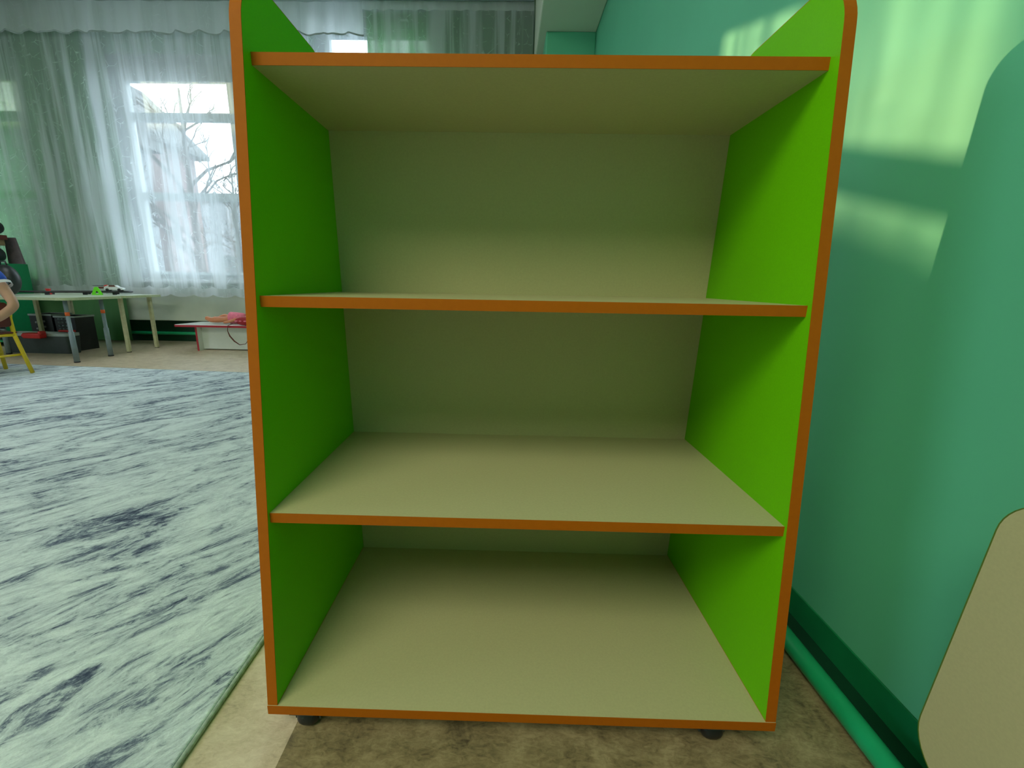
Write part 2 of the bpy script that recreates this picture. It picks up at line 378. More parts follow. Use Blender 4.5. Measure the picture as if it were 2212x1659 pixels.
for (lx_, ly_, hw, lab) in ((-1.05, -1.8, 1.15, 'large square fill lamp added behind the camera'), (-3.3, 1.7, .75, 'square fill lamp added above the rug, out of the picture')):  # unseen lamp bodies added to carry the fill lights
    lp_ = thing('fill_lamp', (lx_, ly_, ZC), lab, 'lamp')
    MB().box(-hw, hw, -hw, hw, -.10, 0).build('housing', M['white_frame'], lp_, bevel=.01)
    MB().box(-hw+.04, hw-.04, -hw+.04, hw-.04, -.112, -.10).build('diffuser', M['white_plastic'], lp_, bevel=.004)

# ------------------------------------------------------------------ the bookcase
h = .045; t_ = .0156; Wd = .80
A_, B_, D_ = .0998, .0565, .4297
fy = lambda z: A_*z
by = lambda z: D_-B_*z
bc = thing('bookcase', (0, 0, 0), 'large lime green and cream bookcase with orange edges on castors', 'bookcase')
top = 1.072
zt = t_+.0004
side = [(fy(zt), zt), (by(zt), zt), (by(top), top), (fy(top), top)]
side = rounded(side, [0, 0, .05, .075], 12)
side = [(y, z+h) for y, z in side]
for x0 in (0, Wd-t_):
    sp = MB().prism(offset(side, .0009), x0, x0+t_, 'x').build('side_panel', M['green'], bc)
    eb = MB(); ring(eb, side, .0009, x0, x0+t_, 'x'); e = eb.build('edge_band', M['orange'], sp); e['label'] = 'orange edge strip of the side'
def board(name, z0, y0, y1, x0, x1, rnd=.006):
    th = t_
    poly = rounded([(x0, y0+.0009), (x1, y0+.0009), (x1, y1), (x0, y1)], [0, 0, 0, 0])
    b0 = MB().prism(poly, z0+h, z0+th+h, 'z').build(name, M['cream'], bc)
    e = MB().box(x0, x1, y0, y0+.0009, z0+h, z0+th+h).build('edge_band', M['orange'], b0); e['label'] = 'orange front edge'
board('base_board', 0, 0.0, by(0), 0, Wd)
for z, s in ((.972, .0181), (.6525, .0094), (.3321, .0058)):
    board('shelf', z-t_, fy(z)+s, by(z)-.004, t_, Wd-t_)
# back panel, leaning with the back edges
pl = [(by(t_)-.0042, t_), (by(t_)-.0002, t_), (by(.972)-.0002, .972), (by(.972)-.0042, .972)]
MB().prism([(y, z+h) for y, z in pl], t_+.0002, Wd-t_-.0002, 'x').build('back_panel', M['cream'], bc)
# castors
def castor(x, y):
    c = MB().box(x-.019, x+.019, y-.019, y+.019, .0425, .045)
    c.box(x-.021, x-.018, y+.002, y+.014, .012, .043).box(x+.018, x+.021, y+.002, y+.014, .012, .043)
    c.tube([(x-.021, y+.008, .018), (x+.021, y+.008, .018)], .003, 8)
    co = c.build('castor', M['dark_grey'], bc)
    w_ = MB().lathe([(.004, -.0175), (.009, -.0170), (.0135, -.0145), (.0165, -.0105), (.018, -.005), (.018, .005), (.0165, .0105), (.0135, .0145), (.009, .0170), (.004, .0175)], (x, y+.008, .018), 28, 'x')
    w_.build('wheel', M['black_plastic'], co)
for x, y in ((.052, .020), (.716, .020), (.052, .385), (.716, .385)): castor(x, y)

# ------------------------------------------------------------------ low unit by the right wall
tb = thing('low_cabinet', (0, 0, 0), 'cream panelled low unit with rounded corners and thin olive edge by the right wall', 'cabinet')
def ccw(p):
    a = sum(p[i-1][0]*p[i][1]-p[i][0]*p[i-1][1] for i in range(len(p)))
    return p if a > 0 else p[::-1]
pts = ccw(rounded([(-.066, .100), (-.092, .508), (-.95, .508), (-.95, .100)], [.065, .055, .05, .05], 10))
MB().prism(offset(pts, .0012), .930, .946, 'x').build('side_panel', M['cream'], tb)
eb = MB(); ring(eb, pts, .0012, .9295, .946, 'x'); eb.build('edge_band', M['olive'], tb)['label'] = 'thin olive edge strip'
MB().box(.9462, 1.02, -.93, -.22, .297, .312).build('shelf', M['cream'], tb)
for x, y in ((.915, -.35), (.915, -.88), (1.003, -.35), (1.003, -.88)): MB().tube([(x, y, .002), (x, y, .296)], .012, 14).build('leg', M['grey_leg'], tb)

# ------------------------------------------------------------------ rug
rp = [(-6.3, -3.2), (-.114, -3.2), (-.114, 2.60), (-6.3, 3.02)]
rp = ccw(rp)
rug = thing('rug', (0, 0, 0), 'large blue-grey marbled rug left of the bookcase', 'rug')
mb = MB().prism(offset(rp, .004), .0003, .011, 'z'); mb.build('pile', M['rug'], rug, bevel=.004, seg=3)
eb = MB().tube([(x, y, .0055) for x, y in rp], .0052, 8, closed=True); eb.build('binding', M['rug_edge'], rug)

# ------------------------------------------------------------------ curtains
def cloth(name, x0, x1, y, z0, z1, m_, folds, amp, seedv, hem=0.0, hem_n=0, bands=None, nz=60, flare=0.0, lean=0.0, uvs=1.0, hem_h=.10):
    rnd = random.Random(seedv); nx = int((x1-x0)*60)+2
    ks = [(rnd.uniform(.5, 1.6)*folds, rnd.uniform(0, 6.28), rnd.uniform(.3, 1)) for _ in range(5)]
    vs = []; fs = []; uvl = []
    def prof(x, zt_):
        s = 0
        for k, ph, a in ks: s += a*math.sin(k*x*2*PI+ph+.35*math.sin(zt_*2+ph))
        return s/2.2
    for j in range(nz+1):
        v_ = j/nz
        for i in range(nx+1):
            u = i/nx; x = x0+(x1-x0)*u
            zb = z0
            if hem: zb = z0-hem*abs(math.sin(PI*hem_n*x))**.7
            z = z1+(zb-z1)*v_
            xx = x+lean*(v_)*(1-u)
            yy = y+amp*prof(x, v_)*(0.35+0.65*min(1, v_*3))*(1+flare*v_)
            vs.append((xx, yy, z)); uvl.append((x*uvs+prof(x, v_)*.05, z*uvs))
    fs = [(j*(nx+1)+i, j*(nx+1)+i+1, (j+1)*(nx+1)+i+1, (j+1)*(nx+1)+i) for j in range(nz) for i in range(nx)]
    me = bpy.data.meshes.new(name); me.from_pydata(vs, [], fs)
    uvla = me.uv_layers.new(name='UVMap')
    for p in me.polygons:
        p.use_smooth = True
        for li in p.loop_indices: uvla.data[li].uv = uvl[me.loops[li].vertex_index]
    mats_ = m_ if isinstance(m_, (list, tuple)) else [m_]
    for q in mats_: me.materials.append(q)
    if len(mats_) > 1:
        for k_, p in enumerate(me.polygons):
            if (k_//nx+.5)/nz > 1-hem_h/(z1-z0): p.material_index = 1
    o = bpy.data.objects.new(name, me); C.objects.link(o); return o
ct = thing('tulle_curtain', (0, 0, 0), 'white sheer tulle curtain with scalloped hem and valance, left of the bookcase', 'curtain')
for o in (cloth('tulle_panel', -6.6, -1.02, 4.14, .55, 3.20, [M['tulle'], M['tulle_hem']], 3.0, .034, 3, .032, 4.3),
          cloth('valance', -6.6, -1.02, 4.085, 2.975, 3.215, [M['valance'], M['valance_hem']], 4.0, .020, 5, .03, 4.3, nz=36, hem_h=.010)): o.parent = ct
o = cloth('drape', -6.4, -3.84, 4.228, .02, 3.20, M['drape'], 3.6, .040, 12, nz=40)
tag(o, 'long dark green drape behind the tulle at the far left', 'curtain')
o = cloth('drape', -1.02, .555, 4.205, .02, 3.20, M['drape'], 3.0, .035, 14, nz=40)
tag(o, 'green drape at the back, seen above the bookcase top', 'curtain')
ct3 = thing('tulle_curtain', (0, 0, 0), 'pale sheer tulle over the green drape above the bookcase top', 'curtain')
cloth('tulle_panel', -1.02, .565, 4.11, .55, 3.20, M['tulle'], 2.6, .022, 19).parent = ct3
o = cloth('gather_tape', -1.02, .565, 4.085, 3.155, 3.226, M['valance'], 6, .012, 22, nz=4); o.parent = ct3
rl = thing('curtain_rail', (0, 0, 0), 'grey curtain rail running across the top of the windows', 'curtain rail')
MB().box(-6.7, .56, 4.06, 4.24, 3.235, 3.255).build('rail', M['grey_white'], rl, bevel=.003)
MB().box(-6.7, .56, 4.05, 4.06, 3.215, 3.27).build('cover_strip', M['grey_leg'], rl, bevel=.002)
for x in (-6.2, -4.8, -3.4, -2.0, -.6, .4): MB().box(x-.015, x+.015, 4.10, YB, 3.255, 3.285).build('bracket', M['steel'], rl)

# ------------------------------------------------------------------ tables by the window
def kid_table(name, x0, x1, y0, y1, zt_, leg_m, legs, label, tape=False, r=.014):
    T = thing(name, (x0, y0, 0), label, 'table')
    def L(x, y): return (x-x0, y-y0)
    pl_ = rounded([(0, 0), (x1-x0, 0), (x1-x0, y1-y0), (0, y1-y0)], [.04]*4, 6)
    MB().prism(offset(pl_, .002), zt_-.022, zt_, 'z').build('tabletop', M['table_top'], T)
    e = MB(); ring(e, pl_, .002, zt_-.022, zt_, 'z'); e.build('edge_band', M['table_edge'], T)['label'] = 'pale wood edge'
    for x, y in legs:
        a, b_ = L(x, y)
        lg = MB()
        if tape: lg.tube([(a, b_, 0.008), (a, b_, .26), (a, b_, .262), (a, b_, zt_-.022)], [r*1.15, r*1.15, r*.85, r*.85], 16)
        else: lg.box(a-r, a+r, b_-r, b_+r, 0.006, zt_-.022)
        lo = lg.build('leg', leg_m, T, bevel=0 if tape else .002)
        if tape:
            MB().tube([(a, b_, .395), (a, b_, .425)], r*.92, 16).build('tape', M['orange_tape'], lo)['label'] = 'orange tape round the leg'
            MB().tube([(a, b_, 0), (a, b_, .010)], r*1.25, 16).build('foot', M['black_plastic'], lo)
        else: MB().box(a-r*.9, a+r*.9, b_-r*.9, b_+r*.9, 0, .007).build('foot', M['black_plastic'], lo)
    return T
kid_table('childrens_table', -4.35, -3.20, 2.93, 3.475, .545, M['grey_leg'], [(-3.285, 3.006), (-3.295, 3.34), (-4.26, 3.006), (-4.26, 3.34)],
          'pale childrens table with grey tubular legs and orange tape, nearest the rug', True, .017)
kid_table('childrens_table', -4.24, -3.22, 3.49, 3.97, .545, M['cream_leg'], [(-3.312, 3.56), (-3.29, 3.875), (-4.14, 3.56), (-4.15, 3.90)],
          'pale childrens table on square cream legs, in front of the window', False, .0145)

# toy race track: a long black loop on low feet
tr_ = thing('toy_race_track', (0, 0, 0), 'long black toy race track loop lying across the tables', 'toy')
P0, P1 = Vector((-4.20, 3.30, .572)), Vector((-3.50, 3.80, .572)); dr = (P1-P0).normalized(); nr = Vector((-dr.y, dr.x, 0))
lp = []
for k in range(9):
    a = -PI/2+PI*k/8; lp.append(P1+nr*.085*math.sin(a)+dr*.085*math.cos(a))
for k in range(9):
    a = PI/2+PI*k/8; lp.append(P0+nr*.085*math.sin(a)+dr*.085*math.cos(a))
MB().tube(lp, .0075, 8, closed=True).build('track', M['black_plastic'], tr_)
for f_ in (.1, .4, .7, .95):
    p = P0+(P1-P0)*f_
    for s_ in (-1, 1): q = p+nr*.085*s_; MB().box(q.x-.012, q.x+.012, q.y-.012, q.y+.012, .545, .568).build('support', M['black_plastic'], tr_)
# white and red toy car at the end of the track
car = thing('toy_car', (-3.50, 3.73, .5805), 'white and red toy car at the right end of the race track', 'toy', rz=.35)
bd = rounded([(-.075, .012), (.075, .012), (.078, .030), (.040, .038), (.020, .056), (-.035, .056), (-.072, .040)], [.004, .004, .008, .01, .01, .01, .006], 3)
MB().prism(bd, -.030, .030, 'y').build('body', M['white_plastic'], car, bevel=.003)
MB().prism([(-.035, .041), (.022, .041), (.014, .0562), (-.03, .0562)], -.0305, .0305, 'y').build('cabin', M['maroon'], car)
MB().ell((-.060, 0, .046), (.022, .026, .014)).build('spoiler', M['red_plastic'], car)
for x in (-.047, .047):
    for y in (-.031, .031): MB().lathe([(.004, -.006), (.013, -.006), (.013, .006), (.004, .006)], (x, y, .013), 14, 'y').build('wheel', M['black_plastic'], car)
car2 = thing('toy_car', (-3.66, 3.76, .5805), 'dark red and grey toy car behind the lime toy arch', 'toy', rz=.35)
bd = rounded([(-.06, .008), (.06, .008), (.062, .026), (.03, .045), (-.04, .045), (-.062, .030)], [.004]*6, 3)
MB().prism(bd, -.026, .026, 'y').build('body', M['grey_white'], car2, bevel=.003)
MB().box(-.035, .045, -.0265, .0265, .022, .038).build('stripe', M['maroon'], car2)
MB().box(-.058, .055, -.024, .024, .046, .050).build('roof_rack', M['black_plastic'], car2)
# lime arch toy
lm = MB(); yy0, yy1 = -.012, .012
outer = rounded([(-.042, 0), (.042, 0), (.012, .075), (-.012, .075)], [.004, .004, .012, .012], 4)
inner = rounded([(-.014, .012), (.014, .012), (.004, .036), (-.004, .036)], [.003]*4, 2)
def plate_hole(mb, out_, in_, a0, a1):
    """flat plate with a hole, both outlines ccw"""
    n1_, n2_ = len(out_), len(in_)
    bm = bmesh.new()
    ov = [bm.verts.new((p[0], a0, p[1])) for p in out_]; iv = [bm.verts.new((p[0], a0, p[1])) for p in in_]
    ed = [bm.edges.new((ov[i], ov[(i+1) % n1_])) for i in range(n1_)]+[bm.edges.new((iv[i], iv[(i+1) % n2_])) for i in range(n2_)]
    bmesh.ops.triangle_fill(bm, use_beauty=True, edges=ed)
    g = bmesh.ops.extrude_face_region(bm, geom=bm.faces[:]); bmesh.ops.translate(bm, verts=[v for v in g['geom'] if isinstance(v, bmesh.types.BMVert)], vec=(0, a1-a0, 0))
    bm.verts.index_update(); mb.add([v.co[:] for v in bm.verts], [[v.index for v in f.verts] for f in bm.faces]); bm.free()
plate_hole(lm, outer, inner, yy0, yy1)
o = lm.build('toy_arch', M['lime_plastic'], loc=(-3.56, 3.60, .5455)); o.rotation_euler = (0, 0, .6)
tag(o, 'bright lime green triangular toy arch standing beside the race track', 'toy')
o = MB().box(-.022, .022, -.012, .012, 0, .012).box(-.016, .016, -.009, .009, .012, .045).box(-.022, .022, -.010, .010, .045, .053).build('toy_block', M['red_plastic'], loc=(-3.95, 3.52, .5455), bevel=.003)
tag(o, 'small red toy block on the table beside the black track', 'toy')

# ------------------------------------------------------------------ tub, crates under the tables
tub = thing('storage_tub', (-4.02, 3.465, 0), 'dark grey plastic tub on the floor under the tables', 'tub')
ol = rounded([(-.34, -.07), (.30, -.07), (.30, .07), (-.34, .07)], [.05]*4, 6)
mb = MB(); n = len(ol); inn = offset(ol, .012); low = offset(ol, .014)
vs = [(x, y, 0) for x, y in low]+[(x, y, .165) for x, y in ol]+[(x, y, .165) for x, y in inn]+[(x, y, .02) for x, y in offset(ol, .022)]
fs = [tuple(range(n))[::-1], tuple(range(3*n, 4*n))]
for k in range(3):
    for i in range(n): fs.append((k*n+i, k*n+(i+1) % n, (k+1)*n+(i+1) % n, (k+1)*n+i))
mb.add(vs, fs).build('tub', M['dark_grey'], tub)
e = MB(); ring(e, ol, .014, .165, .192, 'z'); e.build('rim', M['grey_white'], tub)['label'] = 'pale grey rim'
def crate(x, y, z, w_, d_, h_, label, rz=0, studs=None):
    T = thing('crate', (x, y, z), label, 'crate', rz=rz)
    b0 = MB().box(-w_/2, w_/2, -d_/2, d_/2, 0, .01)
    for a0, a1, c0, c1 in ((-w_/2, w_/2, -d_/2, -d_/2+.008), (-w_/2, w_/2, d_/2-.008, d_/2), (-w_/2, -w_/2+.008, -d_/2+.008, d_/2-.008), (w_/2-.008, w_/2, -d_/2+.008, d_/2-.008)):
        b0.box(a0, a1, c0, c1, .01, h_)
    b0.build('box', M['black_plastic'], T, merge=False)
    e = MB(); ring(e, [(-w_/2-.006, -d_/2-.006), (w_/2+.006, -d_/2-.006), (w_/2+.006, d_/2+.006), (-w_/2-.006, d_/2+.006)], .006, h_-.012, h_+.004, 'z'); e.build('rim', M['grey_white'], T)
    if studs:
        for (sx2, n_) in studs:
            for k in range(n_): MB().ell((sx2, -d_/2-.002, .025+k*(h_-.04)/n_), (.011, .006, .011), 10, 6).build('stud', M['steel'], T)
    return T
crate(-4.16, 3.69, 0, .22, .20, .35, 'black crate with shiny studs standing behind the left half of the grey tub', 0, [(-.05, 5), (.03, 6)])
crate(-3.925, 3.69, 0, .20, .20, .335, 'plain black crate behind the right half of the grey tub', 0, None)
bk = MB()
for i in range(3):
    for j in range(4): bk.tube([(-3.97+i*.035, 3.572, .215+j*.032), (-3.955+i*.035, 3.572, .212+j*.032)], .008, 8)
tag(bk.build('bead_net', M['grey_leg']), 'knotted grey net hanging on the right black crate', 'net')
o = MB().box(-.085, .085, -.035, .035, 0, .05).box(-.10, -.07, -.03, .03, .01, .04).box(.06, .09, -.03, .03, .03, .068).build('toy_truck', M['red_plastic'], loc=(-4.0, 3.357, .150), bevel=.012, seg=3)
tag(o, 'red plastic toy hooked over the front rim of the grey tub', 'toy')
o = MB().box(-.07, .07, -.02, .02, 0, .018).build('toy_paddle', M['red_plastic'], loc=(-3.85, 3.520, .193), bevel=.006, seg=3)
tag(o, 'flat dark red toy lying on the right rim of the grey tub', 'toy')

# ------------------------------------------------------------------ bench with doll and bag
be = thing('bench', (-2.94, 3.68, 0), 'low white bench with red edges under the far window', 'bench')
pl_ = rounded([(0, 0), (1.35, 0), (1.35, .36), (.05, .36)], [.03]*4, 5)
MB().prism(offset(pl_, .0015), .245, .265, 'z').build('seat', M['white_board'], be)
e = MB(); ring(e, pl_, .0015, .245, .265, 'z'); e.build('edge_band', M['red_edge'], be)['label'] = 'red edge strip'
for x in (.185, 1.15):
    lg = MB().box(x, x+.018, .052, .34, 0, .245).build('leg', M['white_board'], be)
    MB().box(x, x+.018, .05, .052, 0, .245).build('edge_band', M['red_edge'], lg)['label'] = 'red front edge of the leg'
MB().box(.203, 1.15, .12, .136, .012, .245).build('apron', M['white_board'], be)

def skin_mesh(name, verts, edges, m_, parent=None, sub=2, root=0):
    me = bpy.data.meshes.new(name); me.from_pydata([v[:3] for v in verts], edges, [])
    o = bpy.data.objects.new(name, me); C.objects.link(o)
    s_ = o.modifiers.new('skin', 'SKIN'); s_.use_smooth_shade = True
    for i, v in enumerate(verts):
        d = me.skin_vertices[0].data[i]; r_ = v[3]; d.radius = (r_, v[4] if len(v) > 4 else r_); d.use_root = (i == root)
    o.modifiers.new('sub', 'SUBSURF').levels = sub; o.modifiers['sub'].render_levels = sub
    me.materials.append(m_)
    if parent: o.parent = parent
    return o
dl = thing('doll', (-2.44, 3.87, .2655), 'baby doll in a pink dress lying on the white bench', 'doll')
dv = [(0, 0, .055, .036), (.07, 0, .058, .040), (.12, 0, .055, .022), (.18, 0, .062, .042), (.22, 0, .062, .036),
      (-.06, -.03, .045, .030), (-.13, -.055, .045, .034), (-.20, -.050, .040, .028), (-.26, -.04, .065, .020),
      (-.05, .03, .045, .030), (-.11, .045, .075, .030), (-.18, .04, .045, .024), (-.23, .03, .055, .018),
      (.06, -.05, .05, .018), (.0, -.085, .028, .014), (-.05, -.09, .02, .012), (.06, .05, .05, .018), (.0, .085, .028, .014), (-.05, .09, .02, .012)]
de = [(0, 1), (1, 2), (2, 3), (3, 4), (0, 5), (5, 6), (6, 7), (7, 8), (0, 9), (9, 10), (10, 11), (11, 12), (1, 13), (13, 14), (14, 15), (1, 16), (16, 17), (17, 18)]
skin_mesh('body', dv, de, M['doll_skin'], dl)
MB().lathe([(.030, .125), (.050, .10), (.054, .06), (.058, .01), (.060, -.03), (.045, -.035)], (.01, 0, .062), 20, 'x').build('dress', M['pink'], dl)
MB().ell((.205, 0, .068), (.052, .048, .050)).build('hair', M['hair'], dl)
bgt = thing('handbag', (-2.26, 3.72, .2655), 'crimson toy bag with a strap hanging over the bench front', 'bag')
mb = MB().ell((.04, 0, .045), (.11, .035, .045), 20, 10); mb.build('bag', M['crimson'], bgt)
for x in (-.04, .0, .05): MB().ell((x, -.030, .045), (.018, .010, .007), 10, 6).build('bow', M['pink'], bgt)
st = [(-.08, -.02, .02), (-.115, -.055, .0), (-.118, -.060, -.05), (-.10, -.062, -.10), (-.06, -.063, -.15), (-.01, -.064, -.185), (.05, -.063, -.175), (.09, -.06, -.12), (.10, -.055, -.02), (.09, -.03, .03)]
MB().tube(st, [.003, .003, .004, .007, .007, .004, .003, .003, .003, .003], 8).build('strap', M['maroon'], bgt)
o = MB().lathe([(.01, 0), (.045, 0), (.060, .012), (.058, .014), (.042, .004)], (0, 0, 0), 20).build('toy_plate', M['white_plastic'], loc=(-2.19, 3.975, .4005))
tag(o, 'small white dish on top of the stacked toys at the bench', 'dish')
o = MB().lathe([(.05, 0), (.055, .02), (.055, .125), (.05, .1345)], (0, 0, 0), 20).build('toy_tin', M['doll_skin'], loc=(-2.16, 3.93, .2655))
o.location = (-2.19, 3.975, .2655)
tag(o, 'round brownish tin behind the doll on the bench', 'tin')
o = MB().tube([(-2.50, 4.252, .60), (-2.50, 4.250, .50), (-2.485, 4.248, .44), (-2.47, 4.2, .30), (-2.46, 4.1, .266+.006), (-2.2, 4.08, .006+.266)], .005, 8)
o = MB().tube([(-2.50, 4.250, .60), (-2.495, 4.250, .50), (-2.48, 4.250, .42), (-2.47, 4.250, .30), (-2.46, 4.250, .012)], .005, 8).build('power_cord', M['black_plastic'])
tag(o, 'thin dark cord hanging down the casing behind the bench', 'cord')

# ------------------------------------------------------------------ chair and child
ch = thing('childs_chair', (-3.14, 2.52, 0), 'yellow metal childs chair with a dark red back board, on the rug edge', 'chair', rz=math.radians(70.7))
def rod(pts_, r_, name, m_=None, p=ch): return MB().tube(pts_, r_, 12).build(name, m_ or M['yellow'], p)
# local origin at the near right foot; chair extends to -x, +y is its front
z0 = .0150
rod([(0, 0, z0), (-.045, .012, .30), (-.050, .008, .42), (-.040, -.02, .545)], .0125, 'leg')
rod([(-.34, 0, z0), (-.295, .012, .30), (-.290, .008, .42), (-.300, -.02, .545)], .0125, 'leg')
rod([(0, .36, z0), (-.045, .27, .298)], .0125, 'leg')
rod([(-.34, .36, z0), (-.295, .27, .298)], .0125, 'leg')
rod([(-.022, .012, .155), (-.318, .012, .155)], .008, 'stretcher'); rod([(-.022, .285, .155), (-.318, .285, .155)], .008, 'stretcher')
rod([(-.045, .010, .300), (-.295, .010, .300)], .011, 'seat_rail'); rod([(-.045, .27, .298), (-.045, .010, .300)], .011, 'seat_rail'); rod([(-.295, .27, .298), (-.295, .010, .300)], .011, 'seat_rail')
MB().box(-.31, -.03, .0, .29, .3115, .322).build('seat', M['maroon'], ch, bevel=.004)
MB().prism(rounded([(-.285, .36), (-.055, .36), (-.055, .53), (-.285, .53)], [.02]*4, 4), -.012, .0, 'y').build('backrest', M['maroon'], ch, bevel=.002)

pe = thing('person', (-3.33, 2.66, 0), 'person in a blue short-sleeved shirt seated on the yellow chair', 'person'); pe.scale = (1.2,)*3; pe.location = (-3.30, 2.36, -.005); pe.rotation_euler = (0, 0, math.radians(70.7))
# local: +y is where the child faces, x>0 is towards the picture
pv = [(0, 0, .375, .085, .075), (0, .0, .46, .080, .065), (0, .005, .56, .088, .065), (0, .01, .635, .070, .055), (0, .015, .685, .030), (0, .025, .725, .045, .05), (0, .035, .785, .070, .080), (0, .03, .835, .055, .062),
      # right arm (towards the picture): shoulder, elbow, wrist, palm
      (.088, .0, .640, .036), (.110, -.10, .560, .030), (.122, -.185, .430, .026), (.060, -.145, .365, .024), (-.01, -.115, .325, .019), (-.035, -.12, .315, .020),
      # left arm
      (-.088, .0, .640, .036), (-.13, .01, .56, .030), (-.15, .03, .485, .028), (-.10, .12, .50, .023), (-.04, .21, .555, .018), (-.03, .245, .562, .020),
      # legs
      (.065, .04, .370, .060), (.075, .16, .372, .050), (.08, .245, .362, .042), (.082, .255, .22, .034), (.082, .262, .075, .022), (.082, .27, .045, .024), (.085, .34, .036, .020),
      (-.065, .04, .370, .060), (-.075, .16, .372, .050), (-.08, .245, .362, .042), (-.082, .255, .22, .034), (-.082, .262, .075, .022), (-.082, .27, .045, .024), (-.085, .34, .036, .020)]
peg = [(0, 1), (1, 2), (2, 3), (3, 4), (4, 5), (5, 6), (6, 7), (3, 8), (8, 9), (9, 10), (10, 11), (11, 12), (12, 13), (3, 14), (14, 15), (15, 16), (16, 17), (17, 18), (18, 19),
       (0, 20), (20, 21), (21, 22), (22, 23), (23, 24), (24, 25), (25, 26), (0, 27), (27, 28), (28, 29), (29, 30), (30, 31), (31, 32), (32, 33)]
# fingers and thumbs, face
def addv(v, to):
    pv.append(v); peg.append((to, len(pv)-1)); return len(pv)-1
for palm, sgn, cz in ((13, 1, 0), (19, -1, .0)):
    px, py, pz = pv[palm][:3]
    for k, ln in zip((-1.5, -.5, .5, 1.5), (.026, .032, .030, .022)):
        a = addv((px+k*.0095, py+.022, pz-.002, .0060), palm); b1 = addv((px+k*.0105, py+.022+ln*.6, pz-.008, .0055), a); addv((px+k*.0105, py+.022+ln, pz-.020, .0045), b1)
    a = addv((px-sgn*.020, py+.004, pz, .0065), palm); addv((px-sgn*.030, py+.020, pz-.006, .0055), a)
addv((0, .122, .775, .010), 6)
body = skin_mesh('body', pv, peg, M['skin'], pe)
sv = [(0, 0, .375, .098, .086), (0, .0, .46, .092, .076), (0, .005, .56, .098, .075), (0, .01, .637, .078, .062), (0, .013, .672, .040),
      (.092, .0, .642, .047), (.105, -.070, .600, .047), (.112, -.115, .550, .046), (-.092, .0, .642, .047), (-.122, .006, .585, .046), (-.13, .01, .560, .046)]
sh = skin_mesh('shirt', sv, [(0, 1), (1, 2), (2, 3), (3, 4), (3, 5), (5, 6), (6, 7), (3, 8), (8, 9), (9, 10)], M['blue_cloth'], pe)
d_ = Vector((.010, -.085, -.135)).normalized(); c_ = Vector((.112, -.115, .550))
cf = MB().tube([c_-d_*.006, c_+d_*.012], .045, 16, cap=False); cf.build('cuff', M['white_cloth'], sh)['label'] = 'white sleeve trim'
skin_mesh('shorts', [(0, 0, .375, .092, .082), (.065, .05, .370, .068), (.077, .17, .372, .060), (-.065, .05, .370, .068), (-.077, .17, .372, .060)], [(0, 1), (1, 2), (0, 3), (3, 4)], M['shorts'], pe)
hr = MB().ell((0, .020, .812), (.078, .084, .070), 20, 12); hr.build('hair', M['hair'], pe)
for s_ in (-1, 1):
    MB().ell((s_*.028, .108, .792), (.010, .006, .008), 10, 6).build('eye', M['white_plastic'], pe)
    MB().ell((s_*.073, .03, .775), (.010, .016, .022), 10, 6).build('ear', M['skin'], pe)
MB().ell((0, .104, .748), (.018, .006, .005), 10, 6).build('mouth', M['crimson'], pe)
MB().box(.055, .11, .24, .36, .0150, .03).build('shoe', M['dark_grey'], pe, bevel=.006); MB().box(-.11, -.055, .24, .36, .0150, .03).build('shoe', M['dark_grey'], pe, bevel=.006)

# ------------------------------------------------------------------ green cabinet with clutter in the far left corner
cb = thing('storage_cabinet', (-5.26, 3.72, 0), 'open emerald green cabinet in the far left corner behind the tables', 'cabinet')
MB().box(.555, .575, 0, .34, 0, .83).build('side_panel', M['cab_green'], cb, bevel=.002)
MB().box(0, .02, 0, .34, 0, .83).build('side_panel', M['cab_green'], cb, bevel=.002)
for z in (.05, .40, .80): MB().box(.02, .555, .0, .33, z, z+.018).build('shelf', M['cab_green'], cb, bevel=.001)
MB().box(.02, .555, .33, .34, 0, .83).build('back_panel', M['cab_green'], cb)
def lump(name, c, r, m_, label, cat, rot=0):
    o = MB().ell((0, 0, r[2]), r, 20, 12, rot=rot).build(name, m_, loc=c)
    tex = bpy.data.textures.new(name, 'CLOUDS'); tex.noise_scale = .08
    d = o.modifiers.new('d', 'DISPLACE'); d.texture = tex; d.strength = .02; d.mid_level = .5
    return tag(o, label, cat)
lump('stuffed_bag', (-4.84, 3.87, .832), (.12, .10, .085), M['dark_grey'], 'dark slumped cloth bag on top of the green cabinet', 'bag')
lump('soft_toy', (-4.715, 3.742, .832), (.022, .018, .030), M['yellow_green'], 'small yellow-green soft toy on the cabinet edge', 'soft toy')
o = MB().box(-.10, .10, -.05, .05, 0, .055).build('cardboard_box', M['tan'], loc=(-4.78, 3.84, 1.0025), bevel=.004); tag(o, 'tan cardboard box stacked above the dark bag on the cabinet', 'box')
o = MB().box(-.12, .115, -.06, .06, 0, .045).build('book', M['maroon'], loc=(-4.77, 3.84, 1.0585), bevel=.003); tag(o, 'dark brown-red book lying on the tan box', 'book')
lump('knitted_hat', (-4.75, 3.84, 1.1045), (.105, .10, .075), M['black_plastic'], 'black rounded hat topmost on the cabinet pile', 'hat')
o = MB().prism([(-.11, 0), (.05, 0), (.005, .26), (-.10, .26)], -.012, .012, 'y').build('folder', M['mauve'], loc=(-4.72, 4.02, .8315), bevel=.002)
tag(o, 'mauve folder standing at the right end of the cabinet top', 'folder')
lump('ball', (-4.9, 3.85, .419), (.10, .10, .10), M['black_plastic'], 'black ball on the middle shelf of the green cabinet', 'ball')
o = MB().box(-.10, .10, -.12, .12, 0, .12).build('toy_box', M['dark_grey'], loc=(-4.9, 3.87, .069), bevel=.008); tag(o, 'dark grey box on the bottom shelf of the green cabinet', 'box')

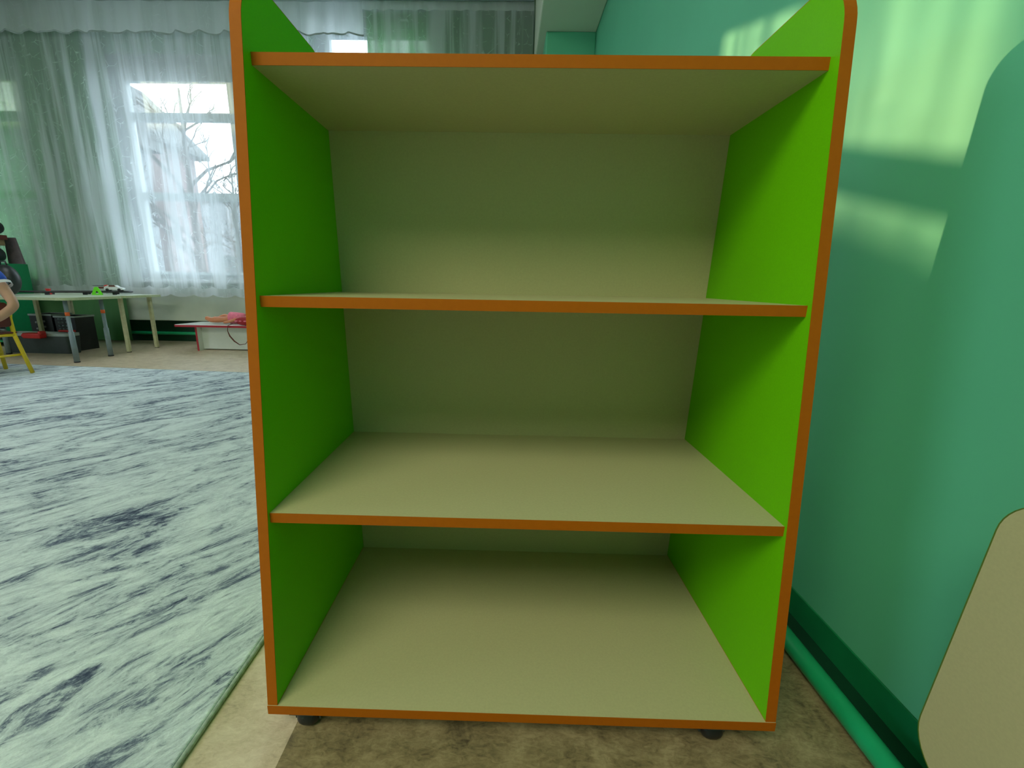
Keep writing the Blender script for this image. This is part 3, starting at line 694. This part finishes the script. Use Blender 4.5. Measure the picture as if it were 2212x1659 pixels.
bp_ = thing('backpack', (-3.955, 3.20, .5455), 'dark grey backpack standing on the left end of the grey-legged table', 'backpack')
MB().ell((0, 0, .13), (.10, .075, .13), 20, 12).build('bag', M['black_plastic'], bp_)
MB().ell((.01, -.060, .085), (.065, .035, .065), 16, 10).build('pocket', M['dark_grey'], bp_)
MB().tube([(-.03, 0, .255), (-.02, 0, .285), (.02, 0, .285), (.03, 0, .255)], .006, 8).build('handle', M['black_plastic'], bp_)

# ------------------------------------------------------------------ outside
struct(MB().box(-60, 30, YB+.20, 80, -3.2, -3.0).build('ground', M['snow']), 'pale ground outside')
def building(x0, x1, y0, y1, z1, m_, label, roof_=True, gable=0):
    B = thing('building', (x0, y0, -3.0), label, 'building')
    MB().box(0, x1-x0, 0, y1-y0, 0, z1+3).build('wall', m_, B)
    if gable:
        MB().prism([(-.4, z1+3), (x1-x0+.4, z1+3), (x1-x0+.4, z1+3.15), ((x1-x0)*.15, z1+3+gable)], -.4, y1-y0+.4, 'y').build('roof', M['roof'], B)
    else: MB().box(-.3, x1-x0+.3, -.3, y1-y0+.3, z1+3, z1+3.3).build('roof', M['roof'], B)
    for k in range(int((x1-x0)/3)):
        for z in (1.2, 4.0):
            if z+1.5 < z1+3:
                f = MB().box(1+k*3, 2.3+k*3, -.05, .0, z, z+1.5).build('window', M['roof'], B)
                MB().box(1.1+k*3, 2.2+k*3, -.06, -.05, z+.1, z+1.4).build('pane', M['dark_grey'], f)
    return B
def tree(x, y, hgt, seedv, label):
    rnd = random.Random(seedv); T = thing('bare_tree', (x, y, -3.0), label, 'tree')
    tr2 = MB(); br = MB()
    tr2.tube([(0, 0, 0), (.05, .02, hgt*.35), (-.03, .05, hgt*.7), (.05, 0, hgt)], [.16, .12, .07, .02], 10)
    def grow(p, d, ln, r_, dep):
        q = p+d*ln*.5+Vector((rnd.uniform(-.1, .1), rnd.uniform(-.1, .1), .05))*ln; e = p+d*ln
        br.tube([p, q, e], [r_, r_*.75, r_*.45], 5, cap=False)
        if dep == 0: return
        for _ in range(3 if dep > 1 else 4):
            nd = (d+Vector((rnd.uniform(-.9, .9), rnd.uniform(-.9, .9), rnd.uniform(-.4, .7)))).normalized()
            grow(p+d*ln*rnd.uniform(.45, 1), nd, ln*rnd.uniform(.5, .75), r_*.55, dep-1)
    for k in range(13):
        z = hgt*(.25+.7*k/13); a = rnd.uniform(0, 6.28)
        grow(Vector((0, 0, z)), Vector((math.cos(a), math.sin(a), rnd.uniform(.3, .9))).normalized(), hgt*.28*(1.15-k/15), .045, 3)
    tr2.build('trunk', M['bark'], T); br.build('branches', M['bark'], T, merge=False)
building(-15.3, -12.9, 17, 19, 5.6, M['building'], 'pink rendered building seen through the left half of the window', gable=2.6)
building(-32, -11.35, 12.5, 14.5, 4.68, M['building_grey'], 'long grey block added outside behind the drape to cut the low sun')  # added block hidden by the drape; its roofline trims the sun patch
building(-29, -10, 34, 40, 6.5, M['building_grey'], 'low grey building behind the bare trees outside')
tree(-7.4, 10.6, 8, 3, 'bare tree with a crooked crown outside at the window middle')
tree(-15.4, 25.6, 10, 8, 'taller bare tree outside at the right of the window')
